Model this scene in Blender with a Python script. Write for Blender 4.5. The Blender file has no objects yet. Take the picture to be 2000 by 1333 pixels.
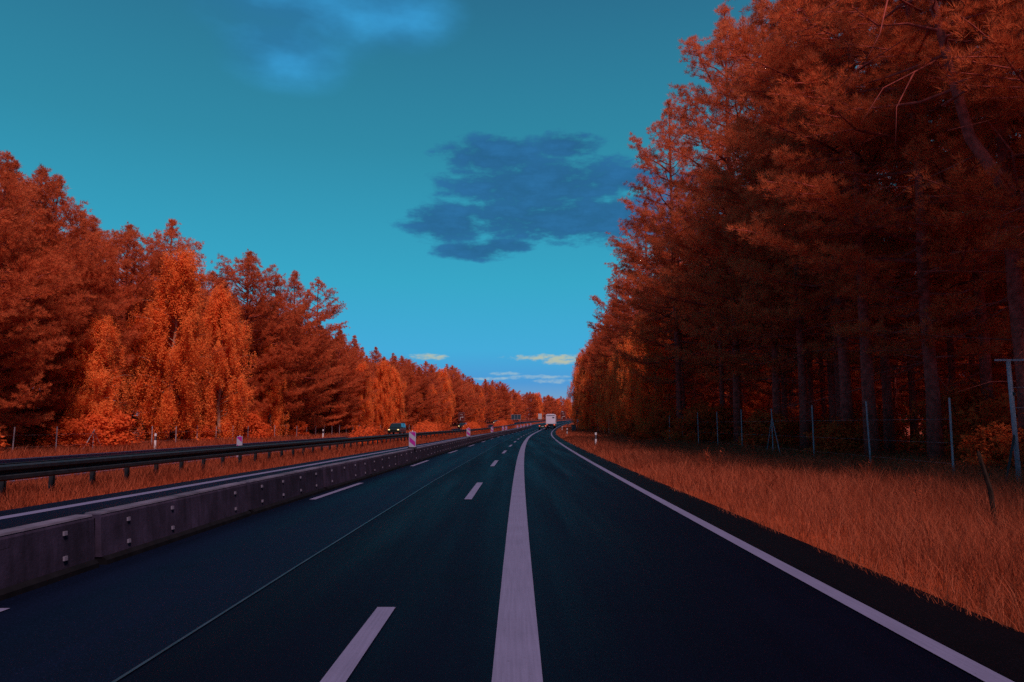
import bpy, bmesh, math, random
import numpy as np
from mathutils import Vector, Matrix

sc = bpy.context.scene
COL = sc.collection
R = math.radians
rng = np.random.default_rng(7)
random.seed(7)

# ------------------------------------------------------------------ camera
F_PX, EYE, PITCH = 1450.0, 1.5, math.atan((829 - 666.5) / 1450.0)
cam_d = bpy.data.cameras.new('camera')
cam_d.sensor_width = 36.0
cam_d.lens = F_PX / 2000.0 * 36.0
cam_d.clip_start, cam_d.clip_end = 0.05, 5000
cam = bpy.data.objects.new('camera', cam_d)
COL.objects.link(cam)
cam.location = (0, 0, EYE)
cam.rotation_euler = (math.pi / 2 + PITCH, 0, 0)
sc.camera = cam

# ------------------------------------------------------------------ light
SUN_EL, SUN_AZ = R(57), R(156)          # azimuth clockwise from +Y: right and a little behind the camera
to_sun = Vector((math.sin(SUN_AZ) * math.cos(SUN_EL), math.cos(SUN_AZ) * math.cos(SUN_EL), math.sin(SUN_EL)))
sun_d = bpy.data.lights.new('sun', 'SUN')
sun_d.energy, sun_d.angle, sun_d.color = 4.2, R(9), (1.0, 0.78, 0.66)
sun = bpy.data.objects.new('sun', sun_d)
COL.objects.link(sun)
sun.rotation_euler = to_sun.to_track_quat('Z', 'Y').to_euler()

vs = sc.view_settings
vs.view_transform, vs.look, vs.gamma, vs.exposure = 'Standard', 'None', 1.0, 0.0
vs.use_curve_mapping = False
sc.cycles.max_bounces = 6
sc.cycles.diffuse_bounces = 4
sc.cycles.transparent_max_bounces = 8
sc.cycles.use_denoising = False


def lin(r, g, b):
    f = lambda c: c / 12.92 if c <= 0.04045 else ((c + 0.055) / 1.055) ** 2.4
    return (f(r / 255), f(g / 255), f(b / 255), 1.0)


def sky_dir(px, py):                      # direction (azimuth, elevation in degrees) of a place in the sky
    dy = 666.5 - py
    fy = F_PX * math.cos(PITCH) - dy * math.sin(PITCH)
    z = F_PX * math.sin(PITCH) + dy * math.cos(PITCH)
    x = px - 1000
    return math.degrees(math.atan2(x, fy)), math.degrees(math.atan2(z, math.hypot(x, fy)))


class Nodes:
    def __init__(s, tree):
        s.t = tree

    def new(s, kind, **kw):
        n = s.t.nodes.new(kind)
        for k, v in kw.items():
            setattr(n, k, v)
        return n

    def put(s, sock, v):
        if isinstance(v, bpy.types.NodeSocket):
            s.t.links.new(v, sock)
        else:
            sock.default_value = v

    def math(s, op, a, b=0.0, c=0.0, clamp=False):
        n = s.new('ShaderNodeMath', operation=op, use_clamp=clamp)
        s.put(n.inputs[0], a); s.put(n.inputs[1], b); s.put(n.inputs[2], c)
        return n.outputs[0]

    def mix(s, f, a, b, blend='MIX'):
        n = s.new('ShaderNodeMix', data_type='RGBA', blend_type=blend)
        s.put(n.inputs[0], f); s.put(n.inputs[6], a); s.put(n.inputs[7], b)
        return n.outputs[2]

    def remap(s, v, a, b, c=0.0, d=1.0, smooth=False):
        n = s.new('ShaderNodeMapRange', interpolation_type='SMOOTHSTEP' if smooth else 'LINEAR')
        s.put(n.inputs[0], v)
        for i, q in enumerate((a, b, c, d)):
            s.put(n.inputs[i + 1], q)
        return n.outputs[0]

    def noise(s, vec, scale, detail=4.0, rough=0.55):
        n = s.new('ShaderNodeTexNoise')
        if vec is not None:
            s.put(n.inputs['Vector'], vec)
        n.inputs['Scale'].default_value = scale
        n.inputs['Detail'].default_value = detail
        n.inputs['Roughness'].default_value = rough
        return n.outputs[0]

    def ramp(s, v, stops):
        n = s.new('ShaderNodeValToRGB')
        s.put(n.inputs[0], v)
        e = n.color_ramp.elements
        while len(e) < len(stops):
            e.new(0.5)
        for q, (p, c) in zip(e, stops):
            q.position, q.color = p, c
        return n.outputs[0]


world = bpy.data.worlds.new('World')
sc.world = world
world.use_nodes = True
N = Nodes(world.node_tree)
bg = world.node_tree.nodes['Background']
skyt = N.new('ShaderNodeTexSky', sky_type='NISHITA', sun_disc=False)
skyt.sun_elevation, skyt.sun_rotation = SUN_EL, SUN_AZ
skyt.ozone_density = 3.0
tc = N.new('ShaderNodeTexCoord').outputs['Generated']
sep = N.new('ShaderNodeSeparateXYZ'); N.put(sep.inputs[0], tc)
AZ = N.math('MULTIPLY', N.math('ARCTAN2', sep.outputs[0], sep.outputs[1]), 57.29578)
EL = N.math('MULTIPLY', N.math('ARCSINE', sep.outputs[2]), 57.29578)
grade = N.ramp(N.math('DIVIDE', EL, 90.0, clamp=True), [
    (0.000, lin(160, 172, 196)), (0.018, lin(118, 160, 200)), (0.036, lin(66, 150, 214)), (0.062, lin(58, 170, 218)),
    (0.120, lin(48, 167, 200)), (0.230, lin(43, 138, 166)), (0.350, lin(39, 110, 141)), (0.60, lin(33, 92, 124)), (1.0, lin(28, 80, 112))])
grade10 = N.mix(1.0, grade, (10, 10, 10, 1), 'MULTIPLY')
skyc = N.mix(0.95, skyt.outputs[0], grade10)
cmb = N.new('ShaderNodeCombineXYZ')
N.put(cmb.inputs[0], N.math('MULTIPLY', AZ, 0.38)); N.put(cmb.inputs[1], EL)
puff = N.noise(cmb.outputs[0], 0.75, 10.0, 0.66)
fine = N.noise(cmb.outputs[0], 2.6, 8.0, 0.62)
cmb2 = N.new('ShaderNodeCombineXYZ')
N.put(cmb2.inputs[0], N.math('ADD', N.math('MULTIPLY', AZ, 0.45), 3.4)); N.put(cmb2.inputs[1], EL)
wisp = N.noise(cmb2.outputs[0], 0.16, 5.0, 0.55)


def cloud(base, blobs, colour, lo, hi, amp, nz, opacity=1.0):
    field = None
    for (px, py, hw, hh) in blobs:
        a, e = sky_dir(px, py)
        da = math.degrees(hw / F_PX) * math.cos(R(e)) ** 0 ; de = math.degrees(hh / F_PX)
        q = N.math('SUBTRACT', 1.0, N.math('ADD',
                   N.math('POWER', N.math('DIVIDE', N.math('SUBTRACT', AZ, a), da), 2.0),
                   N.math('POWER', N.math('DIVIDE', N.math('SUBTRACT', EL, e), de), 2.0)))
        q = N.math('MAXIMUM', q, -2.5)
        field = q if field is None else N.math('SMOOTH_MAX', field, q, 0.3)
    v = N.math('ADD', field, N.math('MULTIPLY', N.math('SUBTRACT', nz, 0.5), amp))
    m = N.math('MULTIPLY', N.remap(v, lo, hi, smooth=True), opacity)
    return N.mix(m, base, colour)


def x10(c): return (c[0] * 10, c[1] * 10, c[2] * 10, 1)


darkc = N.mix(N.remap(puff, 0.35, 0.65), x10(lin(37, 90, 132)), x10(lin(45, 108, 160)))
skyc = cloud(skyc, [(880, 436, 85, 38), (1080, 425, 240, 46), (1260, 425, 200, 48), (970, 305, 105, 38), (1060, 360, 190, 56),
                    (1105, 285, 70, 24), (925, 490, 70, 18), (985, 480, 60, 14), (1230, 350, 140, 22)], darkc, -0.6, 0.7, 5.0, puff, 0.93)
lightc = N.mix(N.remap(wisp, 0.4, 0.62), x10(lin(46, 118, 170)), x10(lin(62, 165, 226)))
skyc = cloud(skyc, [(600, 5, 200, 75), (560, 90, 110, 60), (760, 20, 120, 60)], lightc, -1.2, 1.8, 3.0, wisp, 0.8)
skyc = cloud(skyc, [(1085, 699, 85, 7), (1095, 707, 35, 7), (836, 697, 40, 6)], x10(lin(205, 198, 150)), -0.3, 1.3, 4.5, fine, 0.7)
skyc = cloud(skyc, [(990, 730, 30, 4), (960, 740, 55, 3), (1055, 736, 60, 4), (1085, 745, 40, 5)], x10(lin(170, 195, 202)), -0.3, 1.4, 5.0, fine, 0.65)
N.put(bg.inputs[0], skyc)
bg.inputs[1].default_value = 0.1

# ------------------------------------------------------------------ road geometry
def cx(d):                                # lateral shift of the gentle right-hand bend
    return 0.00475 * d + (0.000204 * d * d if d > 0 else 0.0)


def gz(d):                                # the road climbs a little far ahead
    if d < 116: return 0.0
    if d < 203: return 8e-5 * (d - 116) ** 2
    return 8e-5 * 87 ** 2 + 0.0139 * (d - 203)


def P(off, d, z=0.0):
    return Vector((off + cx(d), d, gz(d) + z))


def heading(d):
    return -math.atan(0.00475 + (0.000408 * d if d > 0 else 0))


# ------------------------------------------------------------------ materials
def mat(name, colour, rough=0.7, spec=0.3, metal=0.0, var=0.0, scale=8.0, bump=0.0, bscale=60.0, emit=None, tone=None):
    m = bpy.data.materials.new(name); m.use_nodes = True
    n = Nodes(m.node_tree); b = m.node_tree.nodes['Principled BSDF']
    b.inputs['Roughness'].default_value = rough
    b.inputs['Specular IOR Level'].default_value = spec
    b.inputs['Metallic'].default_value = metal
    c = (*colour, 1)
    obj = n.new('ShaderNodeTexCoord').outputs['Object']
    if var:
        nz = n.noise(obj, scale, 5)
        lo = tuple(max(0, q * (1 - var)) for q in colour) + (1,)
        hi = tuple(min(1, q * (1 + var)) for q in colour) + (1,)
        c = n.mix(n.remap(nz, 0.3, 0.7), lo, hi)
        n.put(b.inputs['Roughness'], n.remap(nz, 0.3, 0.7, rough * 0.85, min(1, rough * 1.15)))
    n.put(b.inputs['Base Color'], c)
    if bump:
        bp = n.new('ShaderNodeBump'); bp.inputs['Strength'].default_value = bump; bp.inputs['Distance'].default_value = 0.01
        n.put(bp.inputs['Height'], n.noise(obj, bscale, 6, 0.65))
        n.put(b.inputs['Normal'], bp.outputs[0])
    if emit:
        b.inputs['Emission Color'].default_value = (*emit[0], 1); b.inputs['Emission Strength'].default_value = emit[1]
    return m


def foliage(name, dark, mid, light, trans=0.25, patch=0.35):
    """leaf colour: varies leaf by leaf (tone), clump by clump (noise) and tree by tree (random)"""
    m = bpy.data.materials.new(name); m.use_nodes = True
    n = Nodes(m.node_tree); t = m.node_tree
    t.nodes.remove(t.nodes['Principled BSDF'])
    at = n.new('ShaderNodeAttribute', attribute_name='tone').outputs['Fac']
    oi = n.new('ShaderNodeObjectInfo').outputs['Random']
    nz = n.noise(n.new('ShaderNodeTexCoord').outputs['Object'], patch, 3)
    v = n.math('ADD', n.math('MULTIPLY', at, 0.55), n.math('ADD', n.math('MULTIPLY', oi, 0.25), n.math('MULTIPLY', n.math('SUBTRACT', nz, 0.3), 0.7)))
    c = n.ramp(v, [(0.1, (*dark, 1)), (0.5, (*mid, 1)), (0.95, (*light, 1))])
    d = n.new('ShaderNodeBsdfDiffuse'); n.put(d.inputs[0], c)
    tr = n.new('ShaderNodeBsdfTranslucent'); n.put(tr.inputs[0], c)
    ms = n.new('ShaderNodeMixShader'); ms.inputs[0].default_value = trans
    n.put(ms.inputs[1], d.outputs[0]); n.put(ms.inputs[2], tr.outputs[0])
    n.put(t.nodes['Material Output'].inputs[0], ms.outputs[0])
    return m


M = {}
M['pine'] = foliage('pine_needles', (0.32, 0.046, 0.022), (0.64, 0.122, 0.050), (0.80, 0.205, 0.092), 0.45)
M['birch'] = foliage('birch_leaves', (0.72, 0.132, 0.034), (0.88, 0.195, 0.055), (0.94, 0.260, 0.080), 0.5)
M['shrub'] = foliage('shrub_leaves', (0.46, 0.058, 0.018), (0.66, 0.096, 0.030), (0.80, 0.145, 0.046), 0.45)
M['grass'] = foliage('dry_grass', (0.17, 0.028, 0.015), (0.30, 0.057, 0.031), (0.44, 0.112, 0.066), 0.35, 0.5)
M['bark'] = mat('pine_bark', (0.27, 0.046, 0.042), 0.9, 0.1, var=0.5, scale=5, bump=0.8, bscale=14)
M['birch_bark'] = mat('birch_bark', (0.33, 0.16, 0.13), 0.85, 0.1, var=0.5, scale=9, bump=0.3, bscale=20)
M['ground'] = mat('dry_soil', (0.20, 0.030, 0.012), 0.95, 0.05, var=0.45, scale=0.6, bump=0.6, bscale=3)
M['concrete'] = mat('barrier_concrete', (0.021, 0.0135, 0.030), 0.85, 0.10, var=0.5, scale=2.2, bump=0.15, bscale=40)
def weathered(name, colour):
    m = bpy.data.materials.new(name); m.use_nodes = True
    n = Nodes(m.node_tree); b = m.node_tree.nodes['Principled BSDF']
    o = n.new('ShaderNodeTexCoord').outputs['Object']
    rnd = n.new('ShaderNodeObjectInfo').outputs['Random']
    sh = n.new('ShaderNodeVectorMath', operation='ADD'); n.put(sh.inputs[0], o)
    cb = n.new('ShaderNodeCombineXYZ'); n.put(cb.inputs[1], n.math('MULTIPLY', rnd, 37.0)); n.put(sh.inputs[1], cb.outputs[0])
    v = sh.outputs[0]
    mp = n.new('ShaderNodeMapping'); mp.inputs['Scale'].default_value = (1, 5.5, 0.7); n.put(mp.inputs[0], v)
    run = n.remap(n.noise(mp.outputs[0], 1.6, 5, 0.65), 0.40, 0.66)
    blot = n.noise(v, 2.4, 6, 0.65)
    c = n.mix(n.remap(blot, 0.32, 0.68), tuple(q * 0.55 for q in colour) + (1,), tuple(q * 1.5 for q in colour) + (1,))
    c = n.mix(n.math('MULTIPLY', run, 0.6), c, tuple(q * 0.4 for q in colour) + (1,))
    mp2 = n.new('ShaderNodeMapping'); mp2.inputs['Scale'].default_value = (1, 0.8, 14); n.put(mp2.inputs[0], v)
    scuff = n.remap(n.noise(mp2.outputs[0], 1.5, 4, 0.6), 0.66, 0.70)
    c = n.mix(n.math('MULTIPLY', scuff, 0.7), c, (0.004, 0.003, 0.005, 1))
    chip = n.remap(n.noise(v, 9, 6, 0.7), 0.70, 0.73)
    c = n.mix(n.math('MULTIPLY', chip, 0.8), c, tuple(q * 2.6 for q in colour) + (1,))
    c = n.mix(1.0, c, n.mix(rnd, (0.8, 0.8, 0.8, 1), (1.3, 1.22, 1.15, 1)), 'MULTIPLY')
    n.put(b.inputs['Base Color'], c)
    b.inputs['Roughness'].default_value = 0.85; b.inputs['Specular IOR Level'].default_value = 0.1
    bp = n.new('ShaderNodeBump'); bp.inputs['Strength'].default_value = 0.4; bp.inputs['Distance'].default_value = 0.01
    n.put(bp.inputs['Height'], n.noise(v, 30, 6, 0.65)); n.put(b.inputs['Normal'], bp.outputs[0])
    return m


M['concrete'] = weathered('barrier_concrete_weathered', (0.0250, 0.0168, 0.0410))
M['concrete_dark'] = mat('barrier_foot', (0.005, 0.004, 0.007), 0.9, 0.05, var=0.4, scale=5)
M['reflector'] = mat('reflector_white', (0.15, 0.12, 0.19), 0.35, 0.5)
M['steel'] = mat('galvanised_steel_dark', (0.012, 0.011, 0.018), 0.6, 0.25, var=0.3, scale=6)
M['fence_steel'] = mat('fence_steel', (0.26, 0.19, 0.25), 0.5, 0.4, var=0.25, scale=7)
M['paint'] = None
M['white'] = mat('white_plastic', (0.66, 0.56, 0.66), 0.45, 0.4, var=0.08)
M['board'] = mat('beacon_sheeting', (0.30, 0.25, 0.35), 0.4, 0.4, var=0.12, scale=6)
M['black'] = mat('black_plastic', (0.012, 0.010, 0.014), 0.5, 0.3)
M['magenta'] = mat('magenta_stripe', (0.30, 0.008, 0.20), 0.5, 0.3)
M['signred'] = mat('sign_red', (0.085, 0.005, 0.004), 0.5, 0.3)
M['panel_blue'] = mat('panel_blue', (0.018, 0.034, 0.060), 0.5, 0.3, var=0.3, scale=2)
M['panel_pale'] = mat('panel_pale', (0.36, 0.30, 0.35), 0.6, 0.2)
M['rubber'] = mat('tyre_rubber', (0.008, 0.008, 0.010), 0.8, 0.2)
M['rim'] = mat('wheel_rim', (0.20, 0.20, 0.24), 0.35, 0.5, metal=0.6)
M['glass'] = mat('car_glass', (0.010, 0.018, 0.026), 0.08, 0.6)
M['carblack'] = mat('black_car_paint', (0.006, 0.007, 0.010), 0.25, 0.5)
M['cargreen'] = mat('dark_green_car_paint', (0.010, 0.010, 0.010), 0.25, 0.5)
M['cargrey'] = mat('grey_car_paint', (0.07, 0.07, 0.08), 0.3, 0.5)
M['truckwhite'] = mat('truck_white_panel', (0.52, 0.43, 0.60), 0.5, 0.3, var=0.06, scale=1.2)
M['headlamp'] = mat('headlamp_lit', (0.9, 0.8, 0.5), 0.3, 0.5, emit=((1.0, 0.72, 0.28), 1.3))
M['taillamp'] = mat('taillamp_lit', (0.6, 0.05, 0.02), 0.3, 0.5, emit=((1.0, 0.16, 0.08), 1.0))
M['plate'] = mat('number_plate', (0.5, 0.48, 0.45), 0.5, 0.3)
M['wood'] = mat('weathered_wood', (0.030, 0.014, 0.012), 0.9, 0.1, var=0.5, scale=6)


def asphalt(name, colour, streak):
    m = bpy.data.materials.new(name); m.use_nodes = True
    n = Nodes(m.node_tree); b = m.node_tree.nodes['Principled BSDF']
    o = n.new('ShaderNodeTexCoord').outputs['Object']
    mp = n.new('ShaderNodeMapping'); mp.inputs['Scale'].default_value = (1.6, 0.06, 1); n.put(mp.inputs[0], o)
    st = n.noise(mp.outputs[0], 1.0, 4)
    gr = n.noise(o, 60, 5, 0.8); bl = n.noise(o, 0.35, 4)
    k = n.math('ADD', n.math('MULTIPLY', st, streak), n.math('ADD', n.math('MULTIPLY', gr, 1.6), n.math('MULTIPLY', bl, 0.5)))
    c = n.mix(n.remap(k, 0.45 + streak * .5, 1.65 + streak * .5), tuple(q * 0.2 for q in colour) + (1,), tuple(q * 2.1 for q in colour) + (1,))
    stone = n.remap(n.noise(o, 85, 2, 0.5), 0.60, 0.70)
    c = n.mix(n.math('MULTIPLY', stone, 0.55), c, tuple(q * 5.0 for q in colour) + (1,))
    patch = n.remap(n.noise(o, 0.9, 5, 0.7), 0.58, 0.72)
    c = n.mix(n.math('MULTIPLY', patch, 0.45), c, tuple(q * 0.25 for q in colour) + (1,))
    n.put(b.inputs['Base Color'], c)
    n.put(b.inputs['Roughness'], n.remap(st, 0.3, 0.7, 0.48, 0.68))
    b.inputs['Specular IOR Level'].default_value = 0.03
    bp = n.new('ShaderNodeBump'); bp.inputs['Strength'].default_value = 0.5; bp.inputs['Distance'].default_value = 0.006
    n.put(bp.inputs['Height'], gr); n.put(b.inputs['Normal'], bp.outputs[0])
    return m


def paint(name, colour):
    m = bpy.data.materials.new(name); m.use_nodes = True
    n = Nodes(m.node_tree); b = m.node_tree.nodes['Principled BSDF']
    o = n.new('ShaderNodeTexCoord').outputs['Object']
    mp = n.new('ShaderNodeMapping'); mp.inputs['Scale'].default_value = (60, 1.2, 1); n.put(mp.inputs[0], o)
    st = n.noise(mp.outputs[0], 1.0, 3); gr = n.noise(o, 70, 5, 0.7); bl = n.noise(o, 1.5, 4)
    k = n.math('ADD', n.math('MULTIPLY', st, 0.6), n.math('ADD', n.math('MULTIPLY', gr, 0.5), n.math('MULTIPLY', bl, 0.4)))
    c = n.mix(n.remap(k, 0.5, 1.0), tuple(q * 0.72 for q in colour) + (1,), tuple(q * 1.12 for q in colour) + (1,))
    chip = n.remap(n.noise(o, 26, 6, 0.8), 0.31, 0.37)
    c = n.mix(chip, (0.03, 0.03, 0.04, 1), c)
    n.put(b.inputs['Base Color'], c)
    b.inputs['Roughness'].default_value = 0.75
    b.inputs['Specular IOR Level'].default_value = 0.15
    return m


M['asphalt'] = asphalt('asphalt_lane', (0.0010, 0.0011, 0.0052), 0.8)
M['asphalt_left'] = asphalt('asphalt_old_lane', (0.0015, 0.0025, 0.0100), 1.2)
M['asphalt_shoulder'] = asphalt('asphalt_shoulder', (0.0016, 0.0012, 0.0028), 0.3)
M['paint'] = paint('line_paint', (0.112, 0.096, 0.195))
M['seam'] = mat('bitumen_seam', (0.012, 0.019, 0.036), 0.5, 0.3, var=0.5, scale=3)

# ------------------------------------------------------------------ mesh helpers
def finish(name, me, m, parent=None, smooth=False):
    if m is not None: me.materials.append(m)
    if smooth: me.polygons.foreach_set('use_smooth', [True] * len(me.polygons))
    o = bpy.data.objects.new(name, me)
    COL.objects.link(o)
    if parent is not None: o.parent = parent
    return o


def np_mesh(name, V, T, tone=None):
    V = np.ascontiguousarray(V, dtype=np.float32); T = np.ascontiguousarray(T, dtype=np.int32)
    me = bpy.data.meshes.new(name)
    me.vertices.add(len(V)); me.vertices.foreach_set('co', V.ravel())
    k = T.shape[1]
    me.loops.add(T.size); me.loops.foreach_set('vertex_index', T.ravel())
    me.polygons.add(len(T)); me.polygons.foreach_set('loop_start', np.arange(0, T.size, k, dtype=np.int32))
    if tone is not None:
        a = me.attributes.new('tone', 'FLOAT', 'POINT'); a.data.foreach_set('value', np.ascontiguousarray(tone, dtype=np.float32))
    me.update(calc_edges=True)
    return me


class MB:
    def __init__(s): s.v, s.f = [], []

    def add(s, vs_, fs_):
        k = len(s.v); s.v += [tuple(p) for p in vs_]; s.f += [tuple(i + k for i in f) for f in fs_]; return s

    def box(s, c, size, M4=None):
        x, y, z = size[0] / 2, size[1] / 2, size[2] / 2
        vs_ = [Vector((c[0] + sx * x, c[1] + sy * y, c[2] + sz * z)) for sz in (-1, 1) for sy in (-1, 1) for sx in (-1, 1)]
        if M4 is not None: vs_ = [M4 @ p for p in vs_]
        return s.add(vs_, [(0, 2, 3, 1), (4, 5, 7, 6), (0, 1, 5, 4), (2, 6, 7, 3), (0, 4, 6, 2), (1, 3, 7, 5)])

    def prism(s, poly, axis, a, b):
        """polygon in the plane across axis, swept from a to b (axis x: (y,z), y: (x,z), z: (x,y))"""
        def mk(p, t):
            return {'x': (t, p[0], p[1]), 'y': (p[0], t, p[1]), 'z': (p[0], p[1], t)}[axis]
        n = len(poly)
        vs_ = [mk(p, a) for p in poly] + [mk(p, b) for p in poly]
        fs_ = [tuple(range(n))[::-1], tuple(range(n, 2 * n))] + [(i, (i + 1) % n, n + (i + 1) % n, n + i) for i in range(n)]
        return s.add(vs_, fs_)

    def tube(s, path, radii, n=6, cap=True):
        path = [Vector(p) for p in path]
        if isinstance(radii, (int, float)): radii = [radii] * len(path)
        vs_, fs_ = [], []
        up = Vector((0.13, 0.31, 0.94)).normalized()
        for i, p in enumerate(path):
            t = (path[min(i + 1, len(path) - 1)] - path[max(i - 1, 0)]).normalized()
            a = t.cross(up)
            if a.length < 1e-3: a = t.cross(Vector((1, 0, 0)))
            a.normalize(); b = t.cross(a)
            for k in range(n):
                q = 2 * math.pi * k / n
                vs_.append(p + (a * math.cos(q) + b * math.sin(q)) * radii[i])
        for i in range(len(path) - 1):
            for k in range(n):
                fs_.append((i * n + k, i * n + (k + 1) % n, (i + 1) * n + (k + 1) % n, (i + 1) * n + k))
        if cap:
            fs_.append(tuple(range(n))); fs_.append(tuple(range((len(path) - 1) * n, len(path) * n))[::-1])
        return s.add(vs_, fs_)

    def mesh(s, name):
        me = bpy.data.meshes.new(name); me.from_pydata(s.v, [], s.f); me.update()
        bm = bmesh.new(); bm.from_mesh(me); bmesh.ops.recalc_face_normals(bm, faces=bm.faces); bm.to_mesh(me); bm.free()
        return me

    def build(s, name, m, parent=None, smooth=False, bevel=0):
        o = finish(name, s.mesh(name), m, parent, smooth)
        if bevel:
            b = o.modifiers.new('bevel', 'BEVEL'); b.width = bevel; b.segments = 2; b.limit_method = 'ANGLE'
        return o


def tag(o, label=None, cat=None, group=None, kind=None):
    if label: o['label'] = label
    if cat: o['category'] = cat
    if group: o['group'] = group
    if kind: o['kind'] = kind
    return o


def empty(name, loc, rz=0.0, label=None, cat=None, group=None):
    o = bpy.data.objects.new(name, None); COL.objects.link(o)
    o.empty_display_size = 0.2; o.location = loc; o.rotation_euler = (0, 0, rz)
    return tag(o, label, cat, group)


def clone(root, loc, rz=0.0, scale=None, label=None, group=None):
    def cp(o, par):
        c = o.copy(); COL.objects.link(c); c.parent = par
        for ch in list(o.children): cp(ch, c)
        return c
    r = cp(root, None)
    r.location = loc; r.rotation_euler = (0, 0, rz)
    if scale is not None: r.scale = scale
    if label: r['label'] = label
    if group: r['group'] = group
    return r


# ------------------------------------------------------------------ setting: ground, roads, markings
DS = sorted(set([-30, -20, -10, -5] + list(range(0, 60, 2)) + list(range(60, 204, 4)) + list(range(204, 700, 12)) + [800, 1000, 1500]))
xs = [-900, -400, -150, -80, -60, -45, -35, -26, -22, -12, -8, 0, 4, 8, 12, 16, 25, 40, 60, 100, 200, 400, 900]
mb = MB()
vs_, fs_ = [], []
for d in DS:
    for x in xs:
        vs_.append((x + cx(min(d, 400)), d, gz(d) - 0.05))
for i in range(len(DS) - 1):
    for j in range(len(xs) - 1):
        a = i * len(xs) + j
        fs_.append((a, a + 1, a + 1 + len(xs), a + len(xs)))
mb.add(vs_, fs_)
tag(mb.build('ground', M['ground']), kind='structure')


def strip(name, inner, outer, m, z, parent=None, d0=-20, d1=690, step=None):
    """a sheet along the bend between two offsets (numbers or functions of distance)"""
    f0 = inner if callable(inner) else (lambda d: inner)
    f1 = outer if callable(outer) else (lambda d: outer)
    ds = [d0] + [d for d in DS if d0 < d < d1] + [d1] if step is None else list(np.linspace(d0, d1, step))
    v, f = [], []
    for d in ds:
        v += [P(f0(d), d, z), P(f1(d), d, z)]
    for i in range(len(ds) - 1):
        f.append((2 * i, 2 * i + 1, 2 * i + 3, 2 * i + 2))
    return MB().add(v, f).build(name, m, parent)


def lerp(pts):
    X = [p[0] for p in pts]; Y = [p[1] for p in pts]
    return lambda d: float(np.interp(d, X, Y))


OFF_DASH = lerp([(0, -1.07), (6, -1.07), (15, -1.0), (30, -0.98), (60, -0.88), (100, -0.92), (200, -1.0)])
OFF_LDASH = lerp([(0, -4.2), (6, -4.19), (15, -4.10), (27, -3.86), (39, -3.75), (60, -3.6), (200, -3.6)])
OFF_BAR = lerp([(-10, -4.60), (8, -4.58), (13, -4.56), (17, -4.48), (21.5, -4.34), (30, -4.22), (45, -4.1), (70, -3.95), (200, -3.95)])
OFF_SEAM = lerp([(0, -2.37), (8, -2.33), (13, -2.29), (20, -2.25), (36, -2.05), (72, -1.9), (200, -1.9)])
OFF_LLINE = lerp([(0, -8.35), (12, -8.28), (17, -8.1), (27, -7.75), (59, -7.2), (120, -7.3), (300, -7.3)])

road = strip('road', lambda d: OFF_LLINE(d) - 0.75, 3.67, M['asphalt'], 0.0)
tag(road, kind='structure')
old = strip('old_lane_surface', lambda d: OFF_LLINE(d) - 0.74, OFF_SEAM, M['asphalt_left'], 0.004, road)
shoulder = strip('shoulder', 2.92, 3.66, M['asphalt_shoulder'], 0.004, road)
strip('seam', lambda d: OFF_SEAM(d) - 0.012, lambda d: OFF_SEAM(d) + 0.012, M['seam'], 0.008, road, 0, 200)
strip('wide_line', -0.145, 0.155, M['paint'], 0.008, road, -20, 690)
strip('edge_line', 2.73, 2.90, M['paint'], 0.009, road, -20, 690)
strip('left_edge_line', lambda d: OFF_LLINE(d) - 0.13, lambda d: OFF_LLINE(d) + 0.13, M['paint'], 0.009, road, -20, 690)
for s in [(1.2, 6.3)] + [(15.1 + 11.75 * i, 19.4 + 11.75 * i) for i in range(24)]:
    strip('lane_dash', lambda d: OFF_DASH(d) - 0.075, lambda d: OFF_DASH(d) + 0.075, M['paint'], 0.009, road, s[0], s[1], 5)
for s in [(1.9, 6.25)] + [(15.05 + 11.85 * i, 19.25 + 11.85 * i) for i in range(16)]:
    strip('lane_dash', lambda d: OFF_LDASH(d) - 0.065, lambda d: OFF_LDASH(d) + 0.065, M['paint'], 0.012, road, s[0], s[1], 5)

road2 = strip('oncoming_road', -22.3, -12.9, M['asphalt_left'], 0.0)
tag(road2, kind='structure')
strip('edge_line', -13.5, -13.35, M['paint'], 0.006, road2)
strip('edge_line', -21.9, -21.75, M['paint'], 0.006, road2)
for i in range(20):
    strip('lane_dash', -17.7, -17.55, M['paint'], 0.006, road2, 20 + 12 * i, 24 + 12 * i, 4)

# ------------------------------------------------------------------ concrete barrier blocks
SEG = 4.43
def barrier_meshes():
    L = SEG - 0.13
    body = MB().prism([(-0.15, 0.085), (0.13, 0.085), (0.10, 0.50), (0.085, 0.53), (-0.09, 0.53), (-0.105, 0.50)], 'y', -L / 2, L / 2).mesh('body')
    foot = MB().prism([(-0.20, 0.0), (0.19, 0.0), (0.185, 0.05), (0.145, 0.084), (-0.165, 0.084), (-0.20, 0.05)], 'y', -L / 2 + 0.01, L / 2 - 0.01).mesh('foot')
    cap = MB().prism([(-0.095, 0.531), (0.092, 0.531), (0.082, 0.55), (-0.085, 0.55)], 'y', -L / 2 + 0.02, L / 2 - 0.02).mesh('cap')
    post = MB().prism([(-0.06, 0.05), (0.07, 0.05), (0.06, 0.50), (-0.05, 0.50)], 'y', -0.025, 0.025).mesh('coupling')
    rf = MB().box((0, 0, 0), (0.020, 0.052, 0.042)).mesh('reflector')
    for me, m in ((body, 'concrete'), (foot, 'concrete_dark'), (cap, 'cap'), (post, 'concrete_dark'), (rf, 'reflector')):
        me.materials.append(M[m])
    return body, foot, cap, post, rf


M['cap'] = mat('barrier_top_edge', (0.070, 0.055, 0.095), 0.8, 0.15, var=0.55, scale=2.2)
bmeshes = barrier_meshes()


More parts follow.
